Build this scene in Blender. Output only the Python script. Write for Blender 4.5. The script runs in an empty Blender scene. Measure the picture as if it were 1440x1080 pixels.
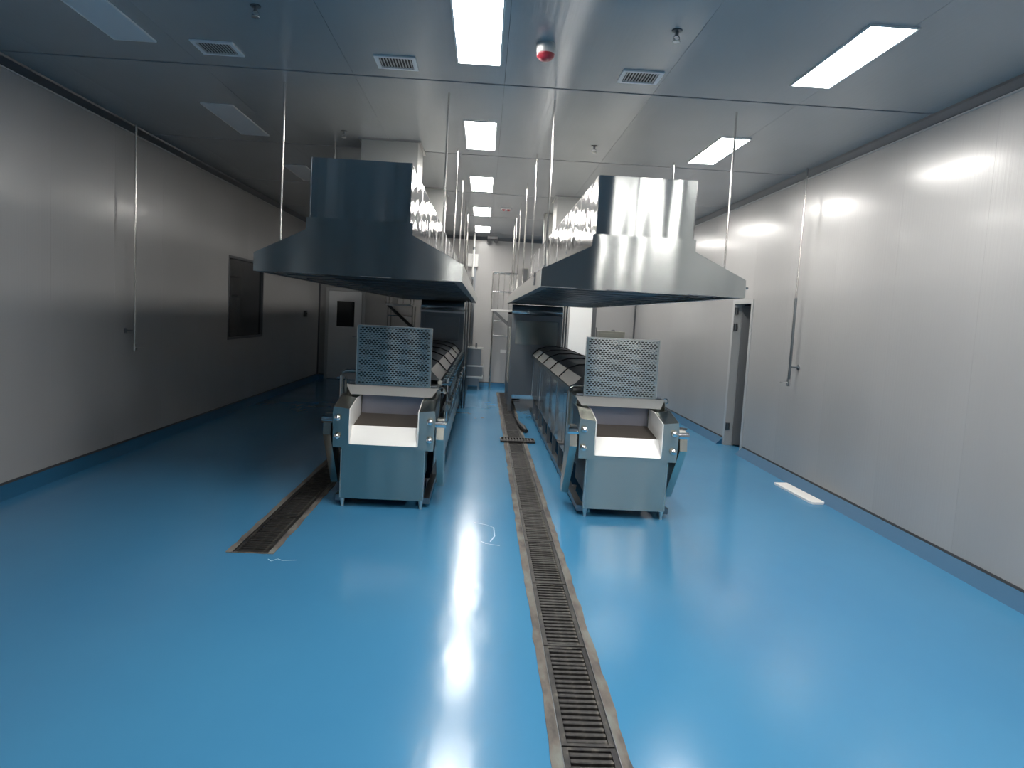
import bpy, bmesh, math, random
from mathutils import Vector, Matrix
random.seed(7)
sc = bpy.context.scene
COL = sc.collection

# ------------------------------------------------------------------ camera
F_PX, YAW, PITCH, ROLL = 1040.6, 0.042, 0.091, 0.0545
CAM = Vector((0, 0, 1.7))
fwd = Vector((math.sin(YAW), math.cos(YAW), 0)); rgt = Vector((math.cos(YAW), -math.sin(YAW), 0)); up = Vector((0, 0, 1))
f2 = fwd * math.cos(PITCH) - up * math.sin(PITCH)
u2 = up * math.cos(PITCH) + fwd * math.sin(PITCH)
r3 = rgt * math.cos(ROLL) + u2 * math.sin(ROLL)
u3 = u2 * math.cos(ROLL) - rgt * math.sin(ROLL)
cd = bpy.data.cameras.new('camera')
cd.sensor_width = 36.0
cd.lens = F_PX * 36.0 / 1440.0
cd.clip_end = 200
cam = bpy.data.objects.new('camera', cd)
COL.objects.link(cam)
m = Matrix.Identity(4)
for i in range(3):
    m[i][0] = r3[i]; m[i][1] = u3[i]; m[i][2] = -f2[i]; m[i][3] = CAM[i]
cam.matrix_world = m
sc.camera = cam

# ------------------------------------------------------------------ world, lamps' strength, exposure
w = bpy.data.worlds.new('world'); sc.world = w
w.use_nodes = True
w.node_tree.nodes['Background'].inputs[0].default_value = (0.01, 0.012, 0.015, 1)
w.node_tree.nodes['Background'].inputs[1].default_value = 0.2
LAMP = 55.0                      # emission strength of a lit ceiling panel
LAMP_COL = (1.0, 0.965, 0.91)
sc.view_settings.view_transform = 'Standard'
sc.view_settings.look = 'None'
sc.view_settings.gamma = 1.0
sc.view_settings.use_curve_mapping = False
sc.view_settings.exposure = 0.0
sc.cycles.use_denoising = True
sc.cycles.max_bounces = 10
sc.cycles.diffuse_bounces = 5
sc.cycles.glossy_bounces = 6
sc.cycles.sample_clamp_indirect = 6.0

# ------------------------------------------------------------------ materials
def mat(name, base, rough=0.5, metal=0.0, spec=0.5):
    M = bpy.data.materials.new(name); M.use_nodes = True
    b = M.node_tree.nodes['Principled BSDF']
    b.inputs['Base Color'].default_value = (*base, 1)
    b.inputs['Roughness'].default_value = rough
    b.inputs['Metallic'].default_value = metal
    b.inputs['Specular IOR Level'].default_value = spec
    return M, M.node_tree, b
def coords(nt, scale, kind='Object'):
    tc = nt.nodes.new('ShaderNodeTexCoord'); mp = nt.nodes.new('ShaderNodeMapping')
    mp.inputs['Scale'].default_value = scale
    nt.links.new(tc.outputs[kind], mp.inputs['Vector'])
    return mp.outputs['Vector']
def noise(nt, vec, scale=1.0, detail=3.0, rough=0.5):
    n = nt.nodes.new('ShaderNodeTexNoise'); n.inputs['Scale'].default_value = scale
    n.inputs['Detail'].default_value = detail; n.inputs['Roughness'].default_value = rough
    nt.links.new(vec, n.inputs['Vector']); return n.outputs['Fac']
def ramp(nt, fac, stops):
    r = nt.nodes.new('ShaderNodeValToRGB'); nt.links.new(fac, r.inputs['Fac'])
    e = r.color_ramp.elements
    e[0].position, e[0].color = stops[0][0], (*stops[0][1], 1)
    e[1].position, e[1].color = stops[-1][0], (*stops[-1][1], 1)
    for p, c in stops[1:-1]:
        q = e.new(p); q.color = (*c, 1)
    return r.outputs['Color']
def rng(nt, fac, a, b):
    r = nt.nodes.new('ShaderNodeMapRange'); nt.links.new(fac, r.inputs['Value'])
    r.inputs['To Min'].default_value = a; r.inputs['To Max'].default_value = b
    return r.outputs['Result']
def bump(nt, b, h, strength, dist=0.01):
    n = nt.nodes.new('ShaderNodeBump'); n.inputs['Strength'].default_value = strength
    n.inputs['Distance'].default_value = dist
    nt.links.new(h, n.inputs['Height']); nt.links.new(n.outputs['Normal'], b.inputs['Normal'])
def vertical_tangent(nt, b, amount):
    # brushed sheet: the grain runs level, so highlights stretch up and down
    g = nt.nodes.new('ShaderNodeNewGeometry')
    c1 = nt.nodes.new('ShaderNodeVectorMath'); c1.operation = 'CROSS_PRODUCT'
    nt.links.new(g.outputs['True Normal'], c1.inputs[0]); c1.inputs[1].default_value = (0.001, 0.002, 1)
    c2 = nt.nodes.new('ShaderNodeVectorMath'); c2.operation = 'CROSS_PRODUCT'
    nt.links.new(g.outputs['True Normal'], c2.inputs[0]); nt.links.new(c1.outputs[0], c2.inputs[1])
    nt.links.new(c2.outputs[0], b.inputs['Tangent'])
    b.inputs['Anisotropic'].default_value = amount
def steel(name, base=(0.60, 0.62, 0.62), rough=0.25, aniso=0.0, warp=0.0, wscale=(2, 2, 0.7), var=0.06):
    M, nt, b = mat(name, base, rough, 1.0)
    v = coords(nt, (2, 2, 30))
    n = noise(nt, v, 2.0, 3)
    nt.links.new(rng(nt, n, rough - var, rough + var), b.inputs['Roughness'])
    if aniso: vertical_tangent(nt, b, aniso)
    if warp:
        n2 = noise(nt, coords(nt, wscale), 1.0, 1.5)
        bump(nt, b, n2, 1.0, warp)
    return M
M = {}
M['steel'] = steel('brushed_steel', (0.60, 0.60, 0.54), 0.24, 0.85, 0.0, var=0.02)
M['steel_hood'] = steel('hood_sheet_steel', (0.62, 0.645, 0.64), 0.17, 0.9, 0.0, var=0.015)
M['steel_mirror'] = steel('bright_thin_steel', (0.66, 0.66, 0.66), 0.13, 0.0, 0.0, var=0.03)
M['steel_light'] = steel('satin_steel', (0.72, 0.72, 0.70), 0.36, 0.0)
M['steel_dark'] = steel('dark_steel', (0.25, 0.27, 0.29), 0.33, 0.0)  # plain darker steel tone
M['steel_dull_shaded'] = steel('dull_shaded_steel', (0.16, 0.18, 0.20), 0.42, 0.0)  # dull dark steel; on the tunnel covers its tone carries the shade
M['chrome'] = steel('polished_steel', (0.80, 0.80, 0.80), 0.10, 0.0, var=0.03)
M['rod'] = steel('threaded_rod_steel', (0.70, 0.69, 0.67), 0.22, 0.0, var=0.04)
def perforated():
    M_ = steel('perforated_lid_steel', (0.60, 0.61, 0.57), 0.25, 0.8, 0.0, var=0.02); return M_
M['lid'] = perforated()

def panel_mat(name, base, rough, axis):
    Mx, nt, b = mat(name, base, rough, 0.0, 0.6)
    sc_ = (0.3, 0.3, 0.3)
    n = noise(nt, coords(nt, (0.7, 0.7, 0.25)), 1.0, 2)
    col = ramp(nt, n, [(0.3, tuple(c * 0.95 for c in base)), (0.7, tuple(min(1, c * 1.04) for c in base))])
    nt.links.new(col, b.inputs['Base Color'])
    vs = {'y': (1, 38, 0.02), 'x': (38, 1, 0.02), 'c': (38, 1, 1)}[axis]
    n2 = noise(nt, coords(nt, vs), 1.0, 2)
    bump(nt, b, n2, 0.25, 0.004)
    b.inputs['Coat Weight'].default_value = 0.14
    b.inputs['Coat Roughness'].default_value = 0.13
    return Mx
M['wall_panel'] = panel_mat('grey_white_coated_steel_wall', (0.36, 0.355, 0.35), 0.28, 'y')
M['wall_panel_back'] = panel_mat('grey_white_coated_steel_back', (0.34, 0.335, 0.33), 0.28, 'x')
M['ceil_panel'] = panel_mat('grey_white_coated_steel_ceiling', (0.30, 0.318, 0.335), 0.24, 'c')
M['joint'] = mat('dark_panel_joint', (0.06, 0.062, 0.065), 0.6)[0]
M['trim'] = mat('dark_grey_trim', (0.10, 0.105, 0.115), 0.35, 0.3)[0]
M['white_metal'] = mat('white_painted_metal', (0.72, 0.73, 0.74), 0.35)[0]
M['white_plastic'] = mat('white_plastic', (0.86, 0.86, 0.84), 0.35)[0]
M['white_sheet'] = mat('plain_white_sheet', (0.90, 0.89, 0.86), 0.30)[0]  # plain white sheet shared by feed lip, cheeks and floor board
M['black'] = mat('black_rubber', (0.015, 0.015, 0.017), 0.6)[0]
M['dark_grey'] = mat('dark_grey_paint', (0.07, 0.075, 0.08), 0.45)[0]
M['door_grey'] = mat('grey_door_paint', (0.13, 0.135, 0.14), 0.4)[0]
M['frame_grey'] = mat('aluminium_frame', (0.50, 0.51, 0.51), 0.35, 0.3)[0]
M['red'] = mat('red_plastic', (0.28, 0.02, 0.035), 0.35)[0]
M['glass_dark'] = mat('window_glass_onto_unlit_room', (0.012, 0.015, 0.018), 0.06, 0.0, 0.8)[0]
M['olive'] = mat('olive_grey_paint', (0.20, 0.20, 0.17), 0.5)[0]
M['diffuser_off'] = mat('unlit_diffuser', (0.62, 0.66, 0.70), 0.3)[0]
Mx, nt, b = mat('lit_diffuser', (0.8, 0.8, 0.8), 0.4)
b.inputs['Emission Color'].default_value = (*LAMP_COL, 1); b.inputs['Emission Strength'].default_value = LAMP
M['diffuser'] = Mx

# blue epoxy floor
Mx, nt, b = mat('blue_epoxy', (0.02, 0.2, 0.5), 0.2, 0.0, 0.27)
n = noise(nt, coords(nt, (0.5, 0.35, 1)), 1.0, 4)
nt.links.new(ramp(nt, n, [(0.3, (0.046, 0.205, 0.385)), (0.7, (0.060, 0.240, 0.425))]), b.inputs['Base Color'])
n2 = noise(nt, coords(nt, (1.6, 1.2, 1)), 1.0, 4)
nt.links.new(rng(nt, n2, 0.12, 0.24), b.inputs['Roughness'])
n3 = noise(nt, coords(nt, (7, 3, 1)), 1.0, 2)
bump(nt, b, n3, 0.5, 0.003)
M['floor'] = Mx
Mx, nt, b = mat('stained_concrete_edge', (0.2, 0.18, 0.15), 0.8)
n = noise(nt, coords(nt, (14, 5, 5)), 1.0, 5)
nt.links.new(ramp(nt, n, [(0.35, (0.055, 0.052, 0.05)), (0.52, (0.13, 0.115, 0.10)), (0.7, (0.17, 0.185, 0.17))]), b.inputs['Base Color'])
M['concrete'] = Mx
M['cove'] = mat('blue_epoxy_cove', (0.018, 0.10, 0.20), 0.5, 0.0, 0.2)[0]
M['flange'] = mat('satin_lit_steel_sheet', (0.62, 0.62, 0.60), 0.35, 0.35)[0]  # steel with the light it catches put into a paler, less metallic colour
Mx, nt, b = mat('drain_grate_iron', (0.06, 0.06, 0.06), 0.4, 0.5)
n = noise(nt, coords(nt, (18, 9, 9)), 1.0, 4)
nt.links.new(ramp(nt, n, [(0.35, (0.022, 0.022, 0.026)), (0.58, (0.06, 0.058, 0.055)), (0.74, (0.19, 0.175, 0.15))]), b.inputs['Base Color'])
M['grate'] = Mx
M['trench'] = mat('black_trench', (0.012, 0.012, 0.014), 0.35)[0]  # near-black lining of the drain channels
Mx, nt, b = mat('brown_mesh_belt', (0.12, 0.105, 0.09), 0.5, 0.35)
M['belt'] = Mx
M['curtain'] = mat('violet_grey_back_sheet', (0.38, 0.38, 0.44), 0.35, 0.6)[0]
M['scratch'] = mat('pale_scuffed_epoxy', (0.35, 0.55, 0.72), 0.5)[0]

# ------------------------------------------------------------------ mesh helpers
class MB:
    def __init__(s): s.v = []; s.f = []
    def add(s, vs, fs):
        o = len(s.v); s.v += [tuple(p) for p in vs]; s.f += [tuple(i + o for i in f) for f in fs]; return s
    def box(s, x0, x1, y0, y1, z0, z1, bev=0.0):
        if bev:
            a = bmesh.new(); bmesh.ops.create_cube(a, size=1)
            for v in a.verts:
                v.co = Vector(((x0 + x1) / 2 + v.co.x * (x1 - x0), (y0 + y1) / 2 + v.co.y * (y1 - y0), (z0 + z1) / 2 + v.co.z * (z1 - z0)))
            bmesh.ops.bevel(a, geom=a.edges[:], offset=bev, segments=1, affect='EDGES')
            a.verts.index_update()
            s.add([v.co[:] for v in a.verts], [[v.index for v in f.verts] for f in a.faces]); a.free(); return s
        return s.add([(x0, y0, z0), (x1, y0, z0), (x1, y1, z0), (x0, y1, z0), (x0, y0, z1), (x1, y0, z1), (x1, y1, z1), (x0, y1, z1)],
                     [(0, 3, 2, 1), (4, 5, 6, 7), (0, 1, 5, 4), (1, 2, 6, 5), (2, 3, 7, 6), (3, 0, 4, 7)])
    def prism(s, poly, axis, a, b_):
        n = len(poly)
        def P(p, t):
            if axis == 'y': return (p[0], t, p[1])
            if axis == 'x': return (t, p[0], p[1])
            return (p[0], p[1], t)
        vs = [P(p, a) for p in poly] + [P(p, b_) for p in poly]
        fs = [tuple(range(n))[::-1], tuple(range(n, 2 * n))] + [(i, (i + 1) % n, n + (i + 1) % n, n + i) for i in range(n)]
        return s.add(vs, fs)
    def ring(s, pts, r, n=10, cap=True, radii=None):
        rings = []
        for i, p in enumerate(pts):
            p = Vector(p)
            d = (Vector(pts[min(i + 1, len(pts) - 1)]) - Vector(pts[max(i - 1, 0)])).normalized()
            a = Vector((0, 0, 1)) if abs(d.z) < 0.9 else Vector((1, 0, 0))
            u = d.cross(a).normalized(); v = d.cross(u).normalized()
            rr = radii[i] if radii else r
            rings.append([p + (u * math.cos(2 * math.pi * k / n) + v * math.sin(2 * math.pi * k / n)) * rr for k in range(n)])
        vs = [q for R_ in rings for q in R_]; fs = []
        for i in range(len(pts) - 1):
            for k in range(n):
                fs.append((i * n + k, i * n + (k + 1) % n, (i + 1) * n + (k + 1) % n, (i + 1) * n + k))
        if cap:
            fs.append(tuple(range(n))); fs.append(tuple((len(pts) - 1) * n + k for k in range(n))[::-1])
        return s.add(vs, fs)
    def cyl(s, p0, p1, r, n=12, r1=None):
        return s.ring([p0, p1], r, n, True, [r, r if r1 is None else r1])
    def dome(s, c, axis, r, n=12, squash=1.0):
        ax = Vector(axis).normalized()
        pts, rad = [], []
        for i in range(5):
            t = i / 4 * math.pi / 2
            pts.append(Vector(c) + ax * r * squash * math.sin(t)); rad.append(max(1e-4, r * math.cos(t)))
        return s.ring(pts, r, n, True, rad)
    def torus(s, c, axis, R_, r, n=16, k=6):
        ax = Vector(axis).normalized(); a = Vector((0, 0, 1)) if abs(ax.z) < 0.9 else Vector((1, 0, 0))
        u = ax.cross(a).normalized(); v = ax.cross(u)
        vs = []; fs = []
        for i in range(n):
            t = 2 * math.pi * i / n; d = u * math.cos(t) + v * math.sin(t)
            for j in range(k):
                q = 2 * math.pi * j / k
                vs.append(Vector(c) + d * (R_ + r * math.cos(q)) + ax * r * math.sin(q))
                fs.append((i * k + j, ((i + 1) % n) * k + j, ((i + 1) % n) * k + (j + 1) % k, i * k + (j + 1) % k))
        return s.add(vs, fs)
    def mesh(s, name, material, org=(0, 0, 0), smooth=False):
        me = bpy.data.meshes.new(name)
        me.from_pydata([(v[0] - org[0], v[1] - org[1], v[2] - org[2]) for v in s.v], [], s.f)
        me.materials.append(material)
        bm = bmesh.new(); bm.from_mesh(me); bmesh.ops.recalc_face_normals(bm, faces=bm.faces); bm.to_mesh(me); bm.free()
        if smooth:
            me.polygons.foreach_set('use_smooth', [True] * len(me.polygons))
            try: me.set_sharp_from_angle(angle=math.radians(40))
            except Exception: pass
        me.update(); return me
    def build(s, name, material, parent=None, smooth=False, org=None):
        """verts are world positions; the object sits at org (default: parent's base, or bottom centre)"""
        if org is None:
            if parent is not None: org = base_of(parent)
            else:
                xs, ys, zs = zip(*s.v); org = ((min(xs) + max(xs)) / 2, (min(ys) + max(ys)) / 2, min(zs))
        o = bpy.data.objects.new(name, s.mesh(name, material, org, smooth)); COL.objects.link(o)
        if parent is not None:
            o.parent = parent; pb = base_of(parent); o.location = tuple(org[i] - pb[i] for i in range(3))
        else: o.location = org
        BASE[o.name] = tuple(org)
        return o
BASE = {}
def base_of(o): return BASE[o.name]
def tag(o, label=None, cat=None, group=None, kind=None):
    if label: o['label'] = label
    if cat: o['category'] = cat
    if group: o['group'] = group
    if kind: o['kind'] = kind
    return o
def empty(name, loc, label=None, cat=None, group=None, kind=None):
    o = bpy.data.objects.new(name, None); o.empty_display_size = 0.1; COL.objects.link(o); o.location = loc
    BASE[o.name] = tuple(loc)
    return tag(o, label, cat, group, kind)
def inst(name, me, parent, loc, rot=(0, 0, 0)):
    """a child sharing mesh data; loc is a world position"""
    o = bpy.data.objects.new(name, me); COL.objects.link(o); o.parent = parent
    pb = base_of(parent); o.location = tuple(loc[i] - pb[i] for i in range(3)); o.rotation_euler = rot
    BASE[o.name] = tuple(loc)
    return o
def copy_tree(o, loc=None, parent=None):
    c = o.copy(); COL.objects.link(c)
    if parent is not None: c.parent = parent
    if loc is not None: c.location = loc
    BASE[c.name] = tuple(loc) if loc is not None else BASE[o.name]
    for ch in list(o.children): copy_tree(ch, None, c)
    return c
WORD = ['first', 'second', 'third', 'fourth', 'fifth', 'sixth', 'seventh', 'eighth', 'ninth', 'tenth', 'eleventh', 'twelfth',
        'thirteenth', 'fourteenth', 'fifteenth', 'sixteenth', 'seventeenth', 'eighteenth', 'nineteenth', 'twentieth',
        'twenty-first', 'twenty-second', 'twenty-third', 'twenty-fourth']

# ------------------------------------------------------------------ the room
XL, XR, YB, YF, H = -3.885, 3.595, 17.6, -10.0, 3.515
DX0, DX1 = 0.352, 0.655          # central drain, concrete edges included
LX0, LX1, LY0, LY1 = -1.672, -1.355, 4.97, 15.9   # left drain
# floor with two open trenches
fl = MB()
xs = [XL, LX0, LX1, DX0, DX1, XR]; ys = [YF, LY0, LY1, YB]
for i in range(5):
    for j in range(3):
        if i == 3 or (i == 1 and j == 1): continue
        fl.add([(xs[i], ys[j], 0), (xs[i + 1], ys[j], 0), (xs[i + 1], ys[j + 1], 0), (xs[i], ys[j + 1], 0)], [(0, 1, 2, 3)])
fl.add([(DX0, 16.4, 0), (DX1, 16.4, 0), (DX1, YB, 0), (DX0, YB, 0)], [(0, 1, 2, 3)])
floor = fl.build('floor', M['floor'], org=(0, 0, 0)); tag(floor, 'glossy blue epoxy floor', kind='structure')

def trench(name, x0, x1, y0, y1, label):
    e = empty(name, ((x0 + x1) / 2, y0, -0.1), label, None, None, 'structure')
    t = MB(); ew = 0.038
    t.box(x0, x1, y0, y1, -0.125, -0.11); t.box(x0, x0 + 0.02, y0, y1, -0.11, -0.045); t.box(x1 - 0.02, x1, y0, y1, -0.11, -0.045)
    t.build('trench', M['trench'], e)
    for s, (a, b_) in enumerate(((x0, x0 + ew), (x1 - ew, x1))):
        # rough, slightly wavy concrete edging
        q = MB(); n = max(8, int((y1 - y0) / 0.12)); vs = []; fs = []
        for k in range(n + 1):
            y = y0 + (y1 - y0) * k / n; j = random.uniform(-0.007, 0.005)
            xa, xb = (a + j - 0.004, b_) if s == 0 else (a, b_ - j + 0.004)
            zt = 0.003
            vs += [(xa, y, zt), (xb, y, zt), (xb, y, -0.05), (xa, y, -0.05)]
            if k:
                o = 4 * (k - 1)
                fs += [(o, o + 1, o + 5, o + 4), (o + 1, o + 2, o + 6, o + 5), (o + 2, o + 3, o + 7, o + 6), (o + 3, o, o + 4, o + 7)]
        q.add(vs, fs); q.build('concrete_edge', M['concrete'], e)
        c = b_ + 0.002 if s == 0 else a - 0.002
        MB().box(c - 0.002, c + 0.002, y0, y1, -0.05, 0.004).build('angle_trim', M['steel_dark'], e)
    for yy in ([y0] if y0 > 0 else []) + [y1 - 0.02]:
        MB().box(x0, x1, yy, yy + 0.02, -0.05, 0.0035).build('concrete_end', M['concrete'], e)
    return e
trench('trim_1', DX0, DX1, YF, 16.4, 'long central drain channel with stained concrete edges')
trench('trim_2', LX0, LX1, LY0, LY1, 'drain channel along the outer side of the left cooking line')

# scuffs on the floor
def scuff(pts, wd):
    q = MB()
    for (x0, y0), (x1, y1) in zip(pts[:-1], pts[1:]):
        d = Vector((x1 - x0, y1 - y0)); n_ = Vector((-d.y, d.x)).normalized() * wd * random.uniform(0.4, 1)
        q.add([(x0 - n_.x, y0 - n_.y, 0.0008), (x1 - n_.x, y1 - n_.y, 0.0008), (x1 + n_.x, y1 + n_.y, 0.0008), (x0 + n_.x, y0 + n_.y, 0.0008)], [(0, 1, 2, 3)])
    return q
for pts in ([(0.0, 5.95), (0.10, 5.9), (0.16, 5.83), (0.165, 5.6), (0.13, 5.45)], [(0.06, 5.45), (0.1, 5.4), (0.2, 5.36)],
            [(-1.36, 4.87), (-1.33, 4.83), (-1.3, 4.88), (-1.26, 4.85), (-1.17, 4.87)]):
    scuff(pts, 0.006).build('scuff_mark', M['scratch'], floor)

# ceiling: coated panels with dark cross joints
ceil = MB().box(XL - 0.1, XR + 0.1, YF - 0.1, YB + 0.1, H + 0.03, H + 0.08).build('ceiling', M['joint'], org=(0, 0, H)); tag(ceil, 'ceiling of glossy grey white panels', kind='structure')
rows = [YF] + [6.04 + 2.65 * k for k in range(-6, 5)] + [YB]
xsn = [XL + 0.41 + 1.18 * k for k in range(0, 7)]; xsn = [XL] + xsn[:6] + [XR]
for j in range(len(rows) - 1):
    for i in range(len(xsn) - 1):
        x0, x1, y0, y1 = xsn[i] + 0.001, xsn[i + 1] - 0.001, rows[j] + 0.015, rows[j + 1] - 0.015
        if y1 - y0 < 0.1 or x1 - x0 < 0.05: continue
        MB().box(x0, x1, y0, y1, H, H + 0.03).build('ceiling_panel', M['ceil_panel'], ceil, org=((x0 + x1) / 2, (y0 + y1) / 2, H))

ZB, ZT = 0.10, H - 0.075
def side_wall(name, X, sgn, cuts, openings, label):
    # sgn: +1 when the room is on the +x side
    t = 0.06; xa, xb = (X - t, X) if sgn > 0 else (X, X + t)
    e = empty(name, (X, 0, 0), label, None, None, 'structure')
    base = MB(); bo = (X - t - 0.03, X - t) if sgn > 0 else (X + t, X + t + 0.03)
    segs = []; y = YF
    for (a, b_, z0, z1) in openings:
        segs.append((y, a, 0, H)); segs.append((a, b_, z1, H))
        if z0 > 0.05: segs.append((a, b_, 0, z0))
        y = b_
    segs.append((y, YB, 0, H))
    for a, b_, z0, z1 in segs: base.box(bo[0], bo[1], a, b_, z0, z1)
    base.build('backing', M['joint'], e)
    for a, b_ in zip(cuts[:-1], cuts[1:]):
        hit = [o for o in openings if o[0] < (a + b_) / 2 < o[1]]
        zs = [(ZB, ZT)]
        if hit:
            zs = [(hit[0][3], ZT)]
            if hit[0][2] > 0.2: zs.append((ZB, hit[0][2]))
        for z0, z1 in zs:
            MB().box(xa, xb, a + 0.0007, b_ - 0.0007, z0, z1).build('wall_panel', M['wall_panel'], e, org=(X, (a + b_) / 2, z0))
    return e
DO = (9.90, 10.58, 0.0, 2.06)
WO = (11.42, 13.20, 1.11, 2.39)
cr = [YF] + [9.90 - 1.15 * k for k in range(17, 0, -1)] + [9.90, 10.58] + [10.58 + 1.15 * k for k in range(1, 6)] + [16.9, YB]
cr = sorted(set(c for c in cr if c <= YB))
cl = [YF] + [11.42 - 1.15 * k for k in range(18, 0, -1)] + [11.42, 12.31, 13.20] + [13.2 + 1.15 * k for k in range(1, 4)] + [YB]
side_wall('wall_right', XR, -1, cr, [DO], 'right wall of tall glossy grey white panels')
side_wall('wall_left', XL, 1, cl, [WO], 'left wall of tall glossy grey white panels')
def end_wall(name, Y, sgn, label):
    e = empty(name, (0, Y, 0), label, None, None, 'structure')
    MB().box(XL - 0.1, XR + 0.1, Y + (0.06 if sgn < 0 else -0.09), Y + (0.09 if sgn < 0 else -0.06), 0, H).build('backing', M['joint'], e)
    xs_ = [XL] + [XL + 0.6 + 1.15 * k for k in range(0, 6)] + [XR]
    for a, b_ in zip(xs_[:-1], xs_[1:]):
        y0, y1 = (Y, Y + 0.06) if sgn < 0 else (Y - 0.06, Y)
        MB().box(a + 0.0007, b_ - 0.0007, y0, y1, ZB, ZT).build('wall_panel', M['wall_panel_back'], e, org=((a + b_) / 2, Y, ZB))
end_wall('wall_back', YB, -1, 'far end wall of grey white panels')
end_wall('wall_front', YF, 1, 'end wall behind the camera')
# dark cove trim at the ceiling, with a paler lip under it
def cove_top(name, X, sgn):
    e = MB().prism([(X, H), (X + sgn * 0.055, H), (X + sgn * 0.05, H - 0.018), (X + sgn * 0.012, H - 0.066), (X, H - 0.075)], 'y', YF, YB).build(name, M['trim'], org=(X, 0, H - 0.08))
    tag(e, 'dark strip where wall meets ceiling', kind='structure')
    MB().box(min(X, X + sgn * 0.014), max(X, X + sgn * 0.014), YF, YB, H - 0.086, H - 0.074).build('lip', M['frame_grey'], e)
cove_top('trim_3', XL, 1); cove_top('trim_4', XR, -1)
for nm, Y, s in (('trim_5', YB, -1), ('trim_6', YF, 1)):
    tag(MB().prism([(Y, H), (Y + s * 0.055, H), (Y + s * 0.012, H - 0.066), (Y, H - 0.075)], 'x', XL, XR).build(nm, M['trim']), 'dark strip where end wall meets ceiling', kind='structure')
# upright corner trims at the far wall
for nm, X, s in (('trim_7', XL, 1), ('trim_8', XR, -1)):
    tag(MB().box(min(X, X + s * 0.035), max(X, X + s * 0.035), YB - 0.035, YB, 0.09, ZT).build(nm, M['trim']), 'dark upright corner strip', kind='structure')
# blue coved skirting
def cove_profile(s):
    return [(0.10, 0.0), (0.012, 0.085), (0.0, 0.095)]
def skirting(name, axis, X, s, spans, label):
    q = MB(); st = MB()
    prof = [(X + s * a, b_) for a, b_ in cove_profile(s)] + [(X, 0)]
    for a, b_ in spans:
        q.prism(prof, 'y' if axis == 'y' else 'x', a, b_)
        if axis == 'y': st.box(min(X, X + s * 0.006), max(X, X + s * 0.006), a, b_, 0.092, 0.112)
        else: st.box(a, b_, min(X, X + s * 0.006), max(X, X + s * 0.006), 0.092, 0.112)
    o = q.build(name, M['cove']); tag(o, label, kind='structure')
    st.build('sealant_strip', M['joint'], o)
skirting('baseboard_left', 'y', XL, 1, [(YF, YB)], 'blue coved skirting of the left wall')
skirting('baseboard_right', 'y', XR, -1, [(YF, DO[0] - 0.07), (DO[1] + 0.07, YB)], 'blue coved skirting of the right wall')
skirting('baseboard_back', 'x', YB, -1, [(XL, -3.72), (-2.81, 2.0), (2.66, XR)], 'blue coved skirting of the far wall')
skirting('baseboard_front', 'x', YF, 1, [(XL, XR)], 'blue coved skirting behind the camera')

# window in the left wall
e = empty('window_1', (XL, 12.31, 1.11), 'dark window in the left wall', None, None, 'structure')
f_ = MB(); y0, y1, z0, z1 = WO
for a in ((y0, y1, z0, z0 + 0.035), (y0, y1, z1 - 0.035, z1), (y0, y0 + 0.035, z0 + 0.035, z1 - 0.035), (y1 - 0.035, y1, z0 + 0.035, z1 - 0.035)):
    f_.box(XL - 0.055, XL + 0.006, *a)
f_.build('window_frame', M['trim'], e)
MB().box(XL - 0.035, XL - 0.028, y0 + 0.03, y1 - 0.03, z0 + 0.03, z1 - 0.03).build('pane', M['glass_dark'], e)
MB().box(XL - 0.12, XL - 0.10, y0 - 0.05, y1 + 0.05, z0 - 0.05, z1 + 0.05).build('dark_room', M['black'], e)

# far left door with a dark glazed light
e = empty('door_1', (-3.26, YB, 0), 'grey white door with a dark glass panel in the far wall', None, None, 'structure')
q = MB()
for a in ((-3.72, -3.66, 0, 2.08), (-2.87, -2.81, 0, 2.08), (-3.72, -2.81, 2.08, 2.14)): q.box(a[0], a[1], YB - 0.03, YB - 0.001, a[2], a[3])
q.build('door_frame', M['frame_grey'], e)
q = MB(); gx0, gx1, gz0, gz1 = -3.46, -3.05, 1.25, 1.84
for a in ((-3.65, gx0, 0.01, 2.07), (gx1, -2.88, 0.01, 2.07), (gx0, gx1, 0.01, gz0), (gx0, gx1, gz1, 2.07)): q.box(a[0], a[1], YB - 0.022, YB - 0.004, a[2], a[3])
q.build('door_leaf', M['white_metal'], e)
MB().box(gx0, gx1, YB - 0.012, YB - 0.006, gz0, gz1).build('pane', M['glass_dark'], e)
MB().cyl((-2.96, YB - 0.022, 1.02), (-2.96, YB - 0.07, 1.02), 0.009).cyl((-2.96, YB - 0.06, 1.02), (-3.07, YB - 0.06, 1.02), 0.009).build('door_handle', M['chrome'], e, True)
# far right white door with a dark jamb
e = empty('door_3', (2.33, YB, 0), 'white door with a dark jamb in the far wall', None, None, 'structure')
MB().box(2.02, 2.55, YB - 0.024, YB - 0.004, 0.01, 2.25).build('door_leaf', M['white_plastic'], e)
q = MB().box(2.56, 2.65, YB - 0.05, YB - 0.001, 0, 2.31).box(2.0, 2.56, YB - 0.04, YB - 0.001, 2.26, 2.31)
q.build('door_frame', M['trim'], e)
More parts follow.
